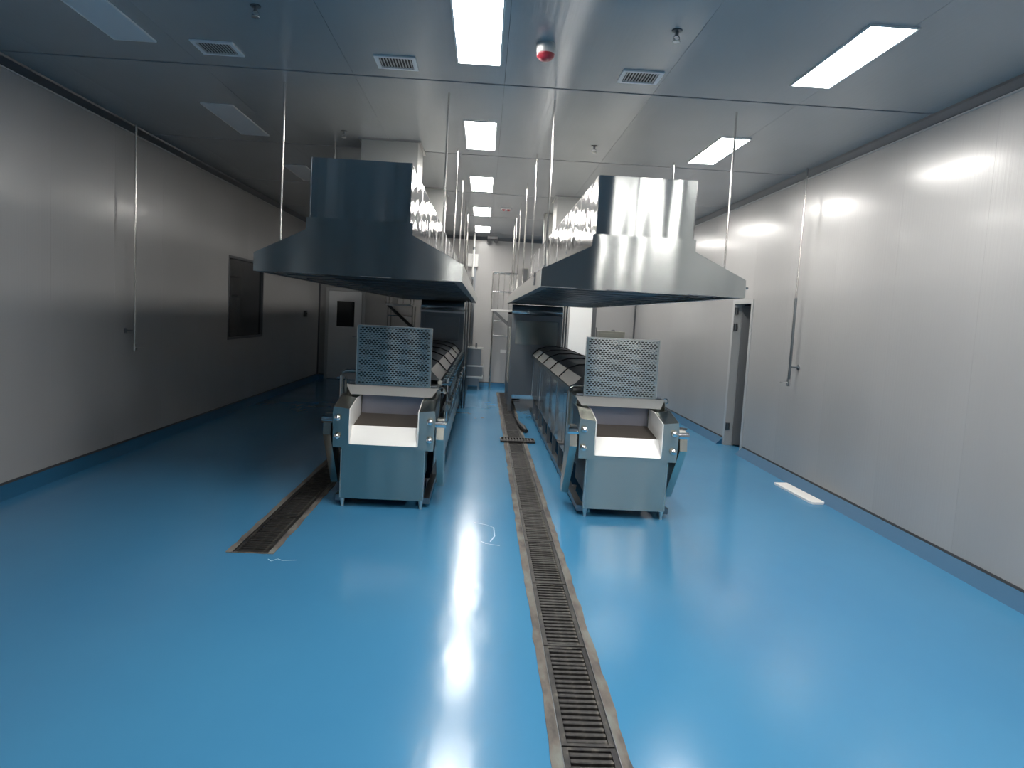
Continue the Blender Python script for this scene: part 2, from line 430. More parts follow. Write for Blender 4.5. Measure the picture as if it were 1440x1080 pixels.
# right side door, open
e = empty('door_2', (XR, 10.24, 0), 'narrow open grey door in the right wall', None, None, 'structure')
y0, y1 = DO[0], DO[1]
q = MB()
q.box(XR - 0.012, XR + 0.13, y0 - 0.055, y0 + 0.012, 0, DO[3] + 0.05); q.box(XR - 0.012, XR + 0.13, y1 - 0.012, y1 + 0.07, 0, DO[3] + 0.05)
q.box(XR - 0.012, XR + 0.13, y0 + 0.012, y1 - 0.012, DO[3] - 0.01, DO[3] + 0.05)
q.build('door_frame', M['frame_grey'], e)
q = MB(); q.box(0.0, 0.62, -0.02, 0.02, 0.02, 2.03)
leaf = MB(); leaf.v, leaf.f = q.v, q.f
me = leaf.mesh('door_leaf', M['door_grey'])
lf = inst('door_leaf', me, e, (XR + 0.09, y1 - 0.06, 0.0), (0, 0, math.radians(-12)))
hq = MB().cyl((0, 0, -0.05), (0, 0, 0.05), 0.011).box(-0.03, 0.03, -0.004, 0.004, -0.05, 0.05)
hm = hq.mesh('hinge', M['steel_dark'])
for z in (1.95, 1.72, 0.28): inst('hinge', hm, e, (XR + 0.02, y1 - 0.022, z))
q = MB().box(XR + 0.13, XR + 1.6, y0 - 0.4, y0 - 0.36, -0.01, 2.6).box(XR + 0.13, XR + 1.6, y1 + 0.4, y1 + 0.44, -0.01, 2.6).box(XR + 1.6, XR + 1.64, y0 - 0.4, y1 + 0.44, -0.01, 2.6)
q.box(XR + 0.1, XR + 1.64, y0 - 0.4, y1 + 0.44, 2.6, 2.64)
q.build('corridor_box', M['dark_grey'], e)  # closed dark box added beyond the doorway so no light leaks
MB().box(XR + 0.0, XR + 1.64, y0 - 0.4, y1 + 0.44, -0.03, -0.001).build('corridor_floor', M['floor'], e)

# ------------------------------------------------------------------ ceiling lamps
def lamp(x0, x1, y0, y1, lit, label, group):
    cx, cy = (x0 + x1) / 2, (y0 + y1) / 2
    e = empty('ceiling_light', (cx, cy, H - 0.04), label, 'light', group)
    q = MB(); fr = 0.012; z0, z1 = H - 0.012, H - 0.0005
    q.box(x0, x1, y0, y0 + fr, z0, z1).box(x0, x1, y1 - fr, y1, z0, z1).box(x0, x0 + fr, y0 + fr, y1 - fr, z0, z1).box(x1 - fr, x1, y0 + fr, y1 - fr, z0, z1)
    q.build('lamp_frame', M['white_metal'], e)
    MB().box(x0 + fr, x1 - fr, y0 + fr, y1 - fr, z0 + 0.002, z1 - 0.004).build('diffuser', M['diffuser'] if lit else M['diffuser_off'], e)
LY = [(-4.0 + 0, -2.85), (-1.13, 0.02), (1.64, 2.79), (4.42, 5.57), (7.17, 8.35), (9.98, 11.12), (12.75, 13.85), (15.45, 16.5)]
near = {3: 'nearest in view', 4: 'second from the camera', 5: 'third from the camera', 6: 'fourth from the camera', 7: 'farthest, by the far wall'}
for k, (a, b_) in enumerate(LY):
    pos = near.get(k, '%s row behind the camera' % WORD[2 - k])
    lamp(-0.29, 0.03, a, b_, k > 0, ('lit' if k else 'unlit') + ' ceiling light in the centre row above the aisle, %s' % pos, 'centre row ceiling lights')
    lamp(2.165, 2.465, a, b_, k > 0, ('lit' if k else 'unlit') + ' ceiling light in the right row, %s' % pos, 'right row ceiling lights')
    lamp(-2.73, -2.43, a, b_, False, 'unlit ceiling light in the left row, %s' % pos, 'left row ceiling lights')

# ceiling fittings
def vent(cx, cy, label):
    e = empty('ceiling_vent', (cx, cy, H - 0.012), label, 'vent', 'ceiling air vents')
    q = MB(); hw = 0.15; hl = 0.14; fr = 0.03; z0, z1 = H - 0.012, H - 0.0005
    q.box(cx - hw, cx + hw, cy - hl, cy - hl + fr, z0, z1).box(cx - hw, cx + hw, cy + hl - fr, cy + hl, z0, z1)
    q.box(cx - hw, cx - hw + fr, cy - hl + fr, cy + hl - fr, z0, z1).box(cx + hw - fr, cx + hw, cy - hl + fr, cy + hl - fr, z0, z1)
    q.build('frame', M['white_metal'], e)
    MB().box(cx - hw + fr, cx + hw - fr, cy - hl + fr, cy + hl - fr, z1 - 0.001, z1).build('backing', M['black'], e)
    for k in range(11):
        x = cx - hw + fr + 0.012 + k * 0.0216
        MB().box(x - 0.0035, x + 0.0035, cy - hl + fr, cy + hl - fr, z0 + 0.001, z0 + 0.006).build('slat', M['frame_grey'], e)
vent(-2.02, 5.62, 'leftmost of three small slatted ceiling vents'); vent(-0.74, 5.67, 'middle slatted ceiling vent, left of the brightest light')
vent(1.06, 5.62, 'rightmost slatted ceiling vent, above the right hood')
def sprinkler(x, y, label):
    e = empty('sprinkler', (x, y, H - 0.075), label, 'sprinkler', 'ceiling sprinkler heads')
    MB().cyl((x, y, H - 0.006), (x, y, H), 0.033, 16).build('escutcheon', M['dark_grey'], e, True)
    MB().cyl((x, y, H - 0.035), (x, y, H - 0.005), 0.011).build('stem', M['steel_dark'], e, True)
    MB().ring([(x - 0.011, y, H - 0.033), (x - 0.02, y, H - 0.047), (x - 0.006, y, H - 0.064)], 0.003, 6).ring([(x + 0.011, y, H - 0.033), (x + 0.02, y, H - 0.047), (x + 0.006, y, H - 0.064)], 0.003, 6).build('yoke', M['steel_dark'], e, True)
    MB().cyl((x, y, H - 0.070), (x, y, H - 0.065), 0.024, 12).build('deflector', M['steel_light'], e, True)
sprinkler(-1.50, 4.80, 'sprinkler head at the top edge left of the centre light')
sprinkler(1.10, 4.72, 'sprinkler head left of the nearest right row light')
sprinkler(1.055, 7.88, 'small sprinkler head above the right hood')
sprinkler(-1.545, 7.93, 'small sprinkler head left of the square ceiling duct')
e = empty('alarm_sounder', (0.318, 5.1, H - 0.11), 'grey and red round alarm on the ceiling', 'alarm')
MB().ring([(0.318, 5.1, H), (0.318, 5.1, H - 0.05), (0.318, 5.1, H - 0.066)], 0.06, 20, True, [0.062, 0.062, 0.056]).build('base', M['frame_grey'], e, True)
MB().ring([(0.318, 5.1, H - 0.066), (0.318, 5.1, H - 0.085), (0.318, 5.1, H - 0.105), (0.318, 5.1, H - 0.112)], 0.05, 20, True, [0.06, 0.058, 0.038, 0.01]).build('lens', M['red'], e, True)
e = empty('smoke_detector', (0.277, 12.76, H - 0.06), 'small white ceiling plate with two red lenses', 'detector')
MB().box(0.19, 0.365, 12.70, 12.82, H - 0.02, H - 0.0005, 0.004).build('plate', M['white_plastic'], e)
for dx in (-0.04, 0.04): MB().dome((0.277 + dx, 12.76, H - 0.02), (0, 0, -1), 0.03).build('lens', M['red'], e, True)
e = empty('emergency_spotlight', (0.1, 17.35, H - 0.14), 'twin headed emergency spotlight high at the far wall', 'light')
MB().box(-0.02, 0.22, 17.3, 17.42, H - 0.055, H - 0.0005, 0.005).build('housing', M['frame_grey'], e)
for dx in (-0.08, 0.08):
    MB().cyl((0.1 + dx, 17.36, H - 0.10), (0.1 + dx, 17.27, H - 0.115), 0.042, 14, 0.05).cyl((0.1 + dx, 17.36, H - 0.1), (0.1 + dx, 17.36, H - 0.05), 0.01).build('lamp_head', M['dark_grey'], e, True)

# ------------------------------------------------------------------ extraction hoods
def wavy(name, L_, Hh, seed, material):
    """thin sheet in the YZ plane, oil-canned, centred at origin bottom"""
    rnd = random.Random(seed); ny, nz = 20, 12
    ph = [(rnd.uniform(0, 6.3), rnd.uniform(0, 6.3), rnd.uniform(4, 14), rnd.uniform(3, 12), rnd.uniform(0.3, 1)) for _ in range(7)]
    q = MB(); vs = []; fs = []
    for i in range(ny + 1):
        for j in range(nz + 1):
            u, v = i / ny, j / nz
            edge = math.sin(math.pi * u) ** 0.6 * math.sin(math.pi * v) ** 0.5 if 0 < u < 1 and 0 < v < 1 else 0
            d = sum(a * math.sin(fy * u * 2 + p1 + 1.4 * math.sin(fz * v * 0.6 + p2)) * math.cos(fz * v * 0.8 + p2) for p1, p2, fy, fz, a in ph) * 0.0034 * edge
            vs.append((d, u * L_, v * Hh))
    for i in range(ny):
        for j in range(nz):
            a = i * (nz + 1) + j
            fs.append((a, a + nz + 1, a + nz + 2, a + 1))
    q.add(vs, fs); me = q.mesh(name, material, smooth=True); return me
def warped(q, poly_rows, y, A, ph, wl):
    """front sheet slightly out of true: rows of (z, xa, xb); the warp runs along x"""
    n = 40; vs = []; fs = []
    for z, xa, xb in poly_rows:
        for i in range(n + 1):
            x = xa + (xb - xa) * i / n
            d = A * (math.sin(x * 6.283 / wl + ph + 0.5 * z) + 0.6 * math.sin(x * 6.283 / (wl * 0.57) + 2.1 * ph - 0.8 * z))
            vs.append((x, y + d, z))
    for j in range(len(poly_rows) - 1):
        for i in range(n):
            a = j * (n + 1) + i; fs.append((a, a + 1, a + n + 2, a + n + 1))
    return q.add(vs, fs)
def hood(x0, x1, bx0, bx1, Y1, label, rods):
    Y0 = 6.0; cx = (x0 + x1) / 2; t = 0.004
    ZL, ZR, ZS, ZBX, ZTOP = 1.95, 2.095, 2.300, 2.395, 2.862
    e = empty('extraction_hood', (cx, Y0, ZL), label, 'hood', 'hanging extraction hoods')
    sk = [(x0, ZL), (x1, ZL), (x1, ZR), (bx1 + 0.025, ZS), (bx1 + 0.025, ZBX), (bx0 - 0.025, ZBX), (bx0 - 0.025, ZS), (x0, ZR)]
    q = MB().prism(sk, 'y', Y0 + 0.008, Y0 + 0.012)
    rows_ = [(ZL, x0, x1), (ZR, x0, x1)] + [(ZR + (ZS - ZR) * k / 4, x0 + (bx0 - 0.025 - x0) * k / 4, x1 + (bx1 + 0.025 - x1) * k / 4) for k in range(1, 5)] + [(ZBX, bx0 - 0.025, bx1 + 0.025)]
    warped(q, rows_, Y0 + 0.004, 0.0022, x0 * 2.0 + 0.7, 0.62).build('skirt_front', M['steel_hood'], e, True)
    MB().prism(sk, 'y', Y1 - t, Y1).build('skirt_back', M['steel_hood'], e)
    q = MB().box(bx0, bx1, Y0 + 0.018, Y0 + 0.022, ZBX - 0.02, ZTOP)
    warped(q, [(ZBX - 0.01 + (ZTOP - ZBX + 0.01) * k / 6, bx0, bx1) for k in range(7)], Y0 + 0.014, 0.0030, x0 * 2.0 + 1.6, 0.5).build('box_front', M['steel_hood'], e, True)
    MB().box(bx0, bx1, Y1 - 0.010, Y1 - 0.006, ZBX - 0.02, ZTOP).build('box_back', M['steel_hood'], e)
    MB().box(bx0 + 0.001, bx1 - 0.001, Y0 + 0.024, Y1 - 0.012, ZTOP - t, ZTOP - 0.0005).build('box_top', M['steel_light'], e)
    n = round((Y1 - Y0) / 1.1); L_ = (Y1 - Y0 - 0.03) / n
    mw = [wavy('side_sheet', L_ - 0.004, ZTOP - ZBX, s, M['steel_mirror']) for s in (1, 2, 3)]
    for k in range(n):
        y = Y0 + 0.015 + k * L_
        inst('side_sheet', mw[k % 3], e, (bx0 + 0.001, y + 0.002, ZBX)); inst('side_sheet', mw[(k + 1) % 3], e, (bx1 - 0.001, y + 0.002, ZBX))
        for X in (bx0, bx1):
            MB().box(X - 0.004, X + 0.004, y - 0.006, y + 0.006, ZBX, ZTOP).build('seam_strip', M['steel_mirror'], e)
    m_ = 6; L2 = (Y1 - Y0 - 2 * t) / m_
    for k in range(m_):
        a, b_ = Y0 + t + k * L2 + 0.001, Y0 + t + (k + 1) * L2 - 0.001
        for s, X, bx in ((1, x1, bx1 + 0.025), (-1, x0, bx0 - 0.025)):
            MB().box(min(X, X - s * t), max(X, X - s * t), a, b_, ZL, ZR).build('rim_sheet', M['steel_light'], e)
            MB().prism([(X, ZR), (bx, ZS), (bx, ZS - t), (X, ZR - t)], 'y', a, b_).build('slope_sheet', M['steel_mirror'], e)
            MB().box(min(bx, bx - s * t), max(bx, bx - s * t), a, b_, ZS, ZBX).build('shoulder_sheet', M['steel_mirror'], e)
    # underside: inner gutter, dark filter boards between cross channels
    q = MB(); g = 0.07
    q.box(x0 + t, x0 + g, Y0 + t, Y1 - t, ZL, ZL + 0.006).box(x1 - g, x1 - t, Y0 + t, Y1 - t, ZL, ZL + 0.006).box(x0 + g, x1 - g, Y0 + t, Y0 + g, ZL, ZL + 0.006).box(x0 + g, x1 - g, Y1 - g, Y1 - t, ZL, ZL + 0.006)
    q.build('gutter', M['steel_dark'], e)
    nb = 14; Lb = (Y1 - Y0 - 2 * g) / nb
    for k in range(nb):
        a = Y0 + g + k * Lb
        MB().box(x0 + g - 0.01, x1 - g + 0.01, a + 0.03, a + Lb - 0.03, ZL + 0.085, ZL + 0.095).build('filter_board', M['steel_dull_shaded'], e)
        MB().box(x0 + g - 0.01, x1 - g + 0.01, a - 0.028 if k else a, a + 0.028, ZL + 0.012, ZL + 0.02).build('cross_channel', M['steel_dark'], e)
    # hanger rods from the ceiling to the slope
    for rx in rods:
        s = 1 if rx > cx else -1; X = x1 if s > 0 else x0; bx = bx1 + 0.025 if s > 0 else bx0 - 0.025
        zz = ZR + (ZS - ZR) * (X - rx) / (X - bx)
        for ry in (6.35, 8.43, 10.25, 12.1, 13.6, 14.55):
            r = MB().cyl((rx, ry, zz), (rx, ry, H), 0.0095, 8).build('hanger_rod', M['rod'], e, True)
            MB().cyl((rx, ry, zz - 0.01), (rx, ry, zz + 0.022), 0.018, 6).build('nut', M['steel_dark'], r)
    return e
hL = hood(-1.85, -0.19, -1.42, -0.630, 16.6, 'large stepped steel extraction hood hanging on rods on the left', (-1.735, -0.385))
hR = hood(0.437, 2.112, 0.862, 1.655, 14.8, 'large stepped steel extraction hood on the right with bright vertical reflections', (0.497, 2.036))
# rod socket and latch on the right hood
MB().cyl((0.430, 6.62, 1.985), (0.430, 6.62, 2.10), 0.014).build('rod_socket', M['chrome'], hR, True)
MB().box(2.112, 2.135, 6.06, 6.10, 1.965, 2.06).cyl((2.135, 6.08, 2.035), (2.16, 6.08, 2.035), 0.008).build('latch', M['chrome'], hR)

def duct(x0, x1, y0, y1, label, flange=True):
    e = empty('ventilation_duct', ((x0 + x1) / 2, (y0 + y1) / 2, 2.862), label, 'duct', 'ventilation ducts above the hoods')
    q = MB().box(x0, x1, y0, y1, 2.8625, H - 0.001)
    q.build('duct_sleeve', M['steel_light'], e)
    if flange:
        q = MB(); g = 0.03; z0 = H - 0.022
        q.box(x0 - g, x1 + g, y0 - g, y0 - 0.0005, z0, H - 0.0007).box(x0 - g, x1 + g, y1 + 0.0005, y1 + g, z0, H - 0.0007).box(x0 - g, x0 - 0.0005, y0, y1, z0, H - 0.0007).box(x1 + 0.0005, x1 + g, y0, y1, z0, H - 0.0007)
        q.build('flange', M['steel_mirror'], e)
duct(-1.405, -0.80, 8.17, 8.78, 'wide square duct rising from the left hood to the ceiling')
duct(-1.28, -0.68, 11.1, 11.7, 'second duct behind on the left hood, mostly hidden')
duct(0.99, 1.58, 11.12, 11.72, 'square duct rising from the right hood with a bright flange')
duct(0.965, 1.10, 13.1, 13.3, 'slim duct at the far end of the right hood', False)

# ------------------------------------------------------------------ cooking lines
def perforated_sheet(x0, x1, z0, z1, y):
    """front sheet with real staggered slots"""
    nx, nz = 19, 28; q = MB(); mg = 0.012
    dx = (x1 - x0 - 2 * mg) / (nx + 0.5); dz = (z1 - z0 - 2 * mg) / nz
    q.add([(x0, y, z0), (x1, y, z0), (x1, y, z0 + mg), (x0, y, z0 + mg)], [(0, 1, 2, 3)])
    q.add([(x0, y, z1 - mg), (x1, y, z1 - mg), (x1, y, z1), (x0, y, z1)], [(0, 1, 2, 3)])
    for j in range(nz):
        za = z0 + mg + j * dz; zb = za + dz; off = mg + (dx / 2 if j % 2 else 0)
        q.add([(x0, y, za), (x0 + off, y, za), (x0 + off, y, zb), (x0, y, zb)], [(0, 1, 2, 3)])
        xe = x0 + off + nx * dx
        q.add([(xe, y, za), (x1, y, za), (x1, y, zb), (xe, y, zb)], [(0, 1, 2, 3)])
        for i in range(nx):
            a = x0 + off + i * dx; b_ = a + dx
            ha, hb, hc, hd = a + dx * 0.15, b_ - dx * 0.15, za + dz * 0.27, zb - dz * 0.27
            r = (hd - hc) / 2
            hole = [(ha + r, hc), (hb - r, hc), (hb, (hc + hd) / 2), (hb - r, hd), (ha + r, hd), (ha, (hc + hd) / 2)]
            out = [(a, za), (b_, za), (b_, zb), (a, zb)]
            vs = [(p[0], y, p[1]) for p in out] + [(p[0], y, p[1]) for p in hole]
            q.add(vs, [(0, 1, 5, 4), (1, 6, 5), (1, 2, 7, 6), (2, 3, 8, 7), (3, 9, 8), (3, 0, 4, 9)])
    q.v = [(x, y_ + 0.0016 * math.sin(x * 15.0 + x0) + 0.0008 * math.sin(x * 31 + 2 * x0 + z * 2), z) for x, y_, z in q.v]
    return q
def cooker(c, pipes_side, label, pipe_spec):
    e = empty('conveyor_cooker', (c, 6.27, 0), label, 'cooker', 'steel conveyor cooking lines')
    S = M['steel']
    def B(name, material, *boxes, bev=0.0, smooth=False):
        q = MB()
        for b_ in boxes: q.box(c + b_[0], c + b_[1], *b_[2:], bev)
        return q.build(name, material, e, smooth)
    # apron and feet
    q = MB().box(c - 0.355, c + 0.355, 6.272, 6.295, 0.075, 0.515, 0.003)
    warped(q, [(0.076 + 0.438 * k / 5, c - 0.352, c + 0.352) for k in range(6)], 6.269, 0.0012, c * 2, 0.45).build('front_panel', S, e, True)
    B('edge_fold', M['steel_light'], (0.350, 0.358, 6.268, 6.32, 0.08, 0.50))
    B('edge_fold', M['steel_light'], (-0.358, -0.350, 6.268, 6.32, 0.08, 0.50))
    for x in (-0.335, 0.335):
        for y in (6.30, 7.1):
            f = MB().ring([(c + x, y, 0), (c + x, y, 0.02), (c + x, y, 0.08), (c + x, y, 0.09)], 0.02, 10, True, [0.014, 0.014, 0.024, 0.024]).build('foot', M['steel_light'], e, True)
    for x in (-0.338, 0.338):
        B('corner_post', M['steel'], (x - 0.018, x + 0.018, 6.296, 6.33, 0.075, 0.55))
    B('dark_core', M['steel_dull_shaded'], (-0.31, 0.31, 6.36, 7.25, 0.14, 0.56))  # dark box standing in for the conveyor body's dark inside
    # head plate: two wings with a notch between them, and the bar under the notch
    for s in (-1, 1):
        pts = [(0.29, 0.555), (0.29, 0.60), (0.298, 0.69), (0.29, 0.845), (0.425, 0.862), (0.435, 0.80), (0.425, 0.515), (0.0, 0.515), (0.0, 0.555)]
        poly = [(c + s * p[0], p[1]) for p in pts]
        MB().prism(poly, 'y', 6.262, 6.268).build('head_plate', S, e)
        MB().prism([(6.269, 0.515), (6.269, 0.862), (6.60, 0.93), (6.80, 0.93), (6.80, 0.515)], 'x', c + s * 0.425 - 0.003, c + s * 0.425 + 0.003).build('head_side', M['steel_dark'], e)
        MB().prism([(6.255, 0.60), (6.245, 0.69), (6.262, 0.845), (6.60, 0.905), (6.82, 0.905), (6.82, 0.62), (6.262, 0.55)], 'x', c + s * 0.290 - 0.004, c + s * 0.290 + 0.004).build('side_cheek', M['white_sheet'], e)
        # wing top closing sheet
        MB().add([(c + s * 0.294, 6.262, 0.846), (c + s * 0.425, 6.262, 0.862), (c + s * 0.425, 6.60, 0.929), (c + s * 0.294, 6.60, 0.904)], [(0, 1, 2, 3)]).build('wing_top', M['steel'], e)
        for z in (0.768, 0.612):
            k_ = MB().cyl((c + s * 0.390, 6.262, z), (c + s * 0.390, 6.235, z), 0.014).dome((c + s * 0.390, 6.235, z), (0, -1, 0), 0.028, 12, 0.8)
            k_.build('knob', M['chrome'], e, True)
        # chain guard, slanting backwards to the floor rail
        MB().prism([(6.25, 0.62), (6.27, 0.74), (6.33, 0.79), (6.42, 0.79), (6.50, 0.72), (6.80, 0.12), (6.66, 0.12)], 'x', c + s * 0.447, c + s * 0.510).build('chain_guard', S, e)
        MB().cyl((c + s * 0.435, 6.29, 0.745), (c + s * 0.525, 6.29, 0.745), 0.033, 16).build('roller_cap', M['chrome'], e, True)
    # feed lip: white sloped sheet, then the belt
    MB().prism([(6.250, 0.548), (6.262, 0.544), (6.372, 0.688), (6.358, 0.696)], 'x', c - 0.284, c + 0.284).build('feed_lip', M['white_sheet'], e)
    q = MB(); nb = 34
    for k in range(nb):
        y = 6.375 + k * 0.0141; z = 0.680 + 0.055 * k / nb
        q.box(c - 0.282, c + 0.282, y, y + 0.010, z, z + 0.006)
    q.box(c - 0.280, c + 0.280, 6.37, 6.86, 0.668, 0.680)
    q.build('mesh_belt', M['belt'], e)
    MB().box(c - 0.285, c + 0.285, 6.855, 6.862, 0.64, 0.96).build('back_sheet', M['curtain'], e)
    # hopper surround and the flared flange under the lid
    for s in (-1, 1):
        MB().box(min(c + s * 0.285, c + s * 0.41), max(c + s * 0.285, c + s * 0.41), 6.852, 6.866, 0.60, 0.985).build('surround_sheet', M['steel'], e)
        B('body_side', S, (s * 0.41 - 0.003, s * 0.41 + 0.003, 6.72, 7.30, 0.30, 0.99))
        MB().add([(c + s * 0.42, 6.785, 1.003), (c + s * 0.42, 6.86, 1.003), (c + s * 0.39, 6.85, 0.925), (c + s * 0.365, 6.70, 0.925)], [(0, 1, 2, 3)]).build('flange_end', M['flange'], e)
    q = MB().add([(c - 0.42, 6.785, 1.003), (c + 0.42, 6.785, 1.003), (c + 0.365, 6.70, 0.925), (c - 0.365, 6.70, 0.925),
                  (c - 0.42, 6.790, 1.000), (c + 0.42, 6.790, 1.000), (c + 0.365, 6.706, 0.922), (c - 0.365, 6.706, 0.922)],
                 [(0, 1, 2, 3), (4, 5, 6, 7), (0, 1, 5, 4), (3, 2, 6, 7), (0, 3, 7, 4), (1, 2, 6, 5)])
    q.build('flared_flange', M['flange'], e)
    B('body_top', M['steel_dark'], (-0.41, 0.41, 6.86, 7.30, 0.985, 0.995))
    B('body_inside', M['steel_dull_shaded'], (-0.36, 0.36, 6.87, 7.28, 0.58, 0.98))
    # upright perforated lid
    lid = empty_child('perforated_lid', e, (c, 6.80, 1.004))
    perforated_sheet(c - 0.338, c + 0.338, 1.006, 1.548, 6.795).build('perforated_sheet', M['lid'], lid, True)
    MB().box(c - 0.332, c + 0.332, 6.820, 6.825, 1.01, 1.545).build('lid_backing', M['black'], lid)
    q = MB(); q.box(c - 0.342, c - 0.338, 6.793, 6.83, 1.004, 1.550).box(c + 0.338, c + 0.342, 6.793, 6.83, 1.004, 1.550).box(c - 0.338, c + 0.338, 6.793, 6.83, 1.548, 1.552)
    q.build('lid_rim', M['steel_light'], lid)
    for x in (-0.37, 0.37):
        MB().cyl((c + x - 0.03, 6.84, 1.01), (c + x + 0.03, 6.84, 1.01), 0.014).build('hinge', M['steel_dark'], e, True)
    # handle on the outer right corner
    MB().torus((c + 0.445, 6.85, 0.985), (0.3, 1, 0), 0.022, 0.006).cyl((c + 0.41, 6.85, 0.985), (c + 0.43, 6.85, 0.985), 0.008).build('handle', M['chrome'], e, True)
    # floor rails and long frame
    for s in (-1, 1):
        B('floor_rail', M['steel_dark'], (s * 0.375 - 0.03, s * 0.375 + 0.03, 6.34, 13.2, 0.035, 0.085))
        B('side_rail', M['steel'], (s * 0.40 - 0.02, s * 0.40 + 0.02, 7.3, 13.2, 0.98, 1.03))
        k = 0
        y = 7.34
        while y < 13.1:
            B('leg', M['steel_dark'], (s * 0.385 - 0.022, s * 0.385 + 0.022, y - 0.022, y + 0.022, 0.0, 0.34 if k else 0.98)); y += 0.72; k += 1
        # boxes and motors slung under the trough
    B('under_trough', M['steel_dull_shaded'], (-0.30, 0.30, 7.3, 13.2, 0.26, 0.62))
    np_ = 14; Lp = 5.82 / np_
    for s in (-1, 1):
        if s == pipes_side: continue
        pm = MB().box(-0.004, 0.004, 0.006, Lp - 0.006, 0.33, 0.975).mesh('side_panel', M['steel_mirror'])
        hm_ = MB().box(0.004, 0.016, 0.10, 0.13, 0.6, 0.72).mesh('panel_handle', M['steel_light'])
        for k in range(np_):
            o = inst('side_panel', pm, e, (c + s * 0.405, 7.36 + k * Lp, 0), (0, 0, random.uniform(-0.016, 0.016)))
            if k % 2 == 0: inst('panel_handle', hm_, o, (c + s * 0.405, 7.36 + k * Lp, 0), (0, 0, 0 if s > 0 else math.pi)) if s > 0 else None
    # covers of the cooking tunnel, in sections with dark ribs at the joints
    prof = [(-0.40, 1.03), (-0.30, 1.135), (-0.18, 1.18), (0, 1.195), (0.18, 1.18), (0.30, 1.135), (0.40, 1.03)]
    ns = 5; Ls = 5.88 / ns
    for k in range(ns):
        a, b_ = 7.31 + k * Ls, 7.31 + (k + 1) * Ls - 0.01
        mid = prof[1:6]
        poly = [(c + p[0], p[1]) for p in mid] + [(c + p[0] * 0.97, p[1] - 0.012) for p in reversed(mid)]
        MB().prism(poly, 'y', a, b_).build('tunnel_cover', M['steel_dull_shaded'], e)  # unlit top put into the colour; flanks get light steel as the lit part
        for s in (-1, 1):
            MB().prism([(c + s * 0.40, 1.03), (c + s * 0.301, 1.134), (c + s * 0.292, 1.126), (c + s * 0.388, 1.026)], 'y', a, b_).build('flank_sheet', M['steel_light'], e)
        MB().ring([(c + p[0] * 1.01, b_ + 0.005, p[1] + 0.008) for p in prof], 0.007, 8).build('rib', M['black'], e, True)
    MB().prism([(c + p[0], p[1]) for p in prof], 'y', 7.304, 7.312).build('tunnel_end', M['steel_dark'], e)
    if pipes_side:
        s = pipes_side
        MB().cyl((c + s * 0.44, 7.5, 0.90), (c + s * 0.44, 13.1, 0.90), 0.022, 10).build('gas_header', M['steel'], e, True)
        MB().cyl((c + s * 0.40, 7.5, 0.50), (c + s * 0.40, 13.1, 0.50), 0.03, 10).build('water_header', M['steel_dark'], e, True)
        B('equipment_shelf', M['steel_dark'], (s * 0.40 - 0.03, s * 0.40 + 0.03, 7.4, 13.1, 0.70, 0.705))
        for k in range(18):
            y = 7.5 + k * 0.31; X = c + s * 0.465
            v_ = MB().cyl((X, y, 0.52), (X, y, 0.88), 0.011, 8).cyl((X, y - 0.03, 0.74), (X, y + 0.04, 0.74), 0.036, 12).cyl((X - 0.05 * s, y, 0.98), (X + 0.03 * s, y, 0.98), 0.018, 8).cyl((X, y, 0.90), (X, y, 1.03), 0.014, 8).cyl((X, y, 1.03), (X, y, 1.045), 0.034, 10)
            vo = v_.build('valve', M['chrome'], e, True)
            MB().torus((X + s * 0.05, y, 0.80), (1, 0, 0), 0.044, 0.007, 16, 6).cyl((X, y, 0.80), (X + s * 0.055, y, 0.80), 0.007, 6).build('hand_wheel', M['chrome'] if k % 3 else M['dark_grey'], vo, True)
            MB().box(X - 0.03, X + 0.02, y + 0.10, y + 0.22, 0.60, 0.72, 0.006).build('burner_box', M['steel_dark'] if k % 2 else M['steel'], e)
        lp = MB().box(-0.003, 0.003, 0.012, 0.558, 0.12, 0.44).mesh('lower_panel', M['steel'])
        for k in range(10): inst('lower_panel', lp, e, (c + s * 0.425, 7.36 + k * 0.574, 0), (0, 0, random.uniform(-0.015, 0.015)))
    # pipe with a bend and a T valve at the near end
    px, py, pz, pin, zb = pipe_spec
    MB().ring([(px, py, zb), (px, py, pz - 0.05), (px + 0.012, py, pz - 0.018), (px + 0.045, py, pz), (px + pin, py, pz)], 0.018, 10).build('bent_pipe', M['rod'], e, True)
    q = MB().cyl((px - 0.045, py, pz - 0.075), (px + 0.04, py, pz - 0.075), 0.008, 8)
    q.build('pipe_tee', M['chrome'], e, True)
    MB().cyl((px + 0.035, py + 0.02, zb), (px + 0.035, py + 0.02, pz - 0.06), 0.010, 8).build('riser', M['rod'], e, True)
    MB().box(min(px - 0.02, c - 0.40), px + 0.06 if px > c - 0.45 else c - 0.40, py - 0.02, py + 0.04, zb - 0.02, zb).build('pipe_bracket', M['steel_dark'], e)
    return e
def empty_child(name, parent, loc):
    o = bpy.data.objects.new(name, None); COL.objects.link(o); o.parent = parent
    pb = base_of(parent); o.location = tuple(loc[i] - pb[i] for i in range(3)); BASE[o.name] = tuple(loc); return o
cL = cooker(-0.805, 1, 'long steel conveyor cooking line on the left, valves along its aisle side', (-1.33, 7.1, 1.10, 0.15, 0.62))
cR = cooker(1.295, 0, 'long steel conveyor cooking line on the right of the central drain', (0.868, 7.22, 1.055, 0.16, 0.08))

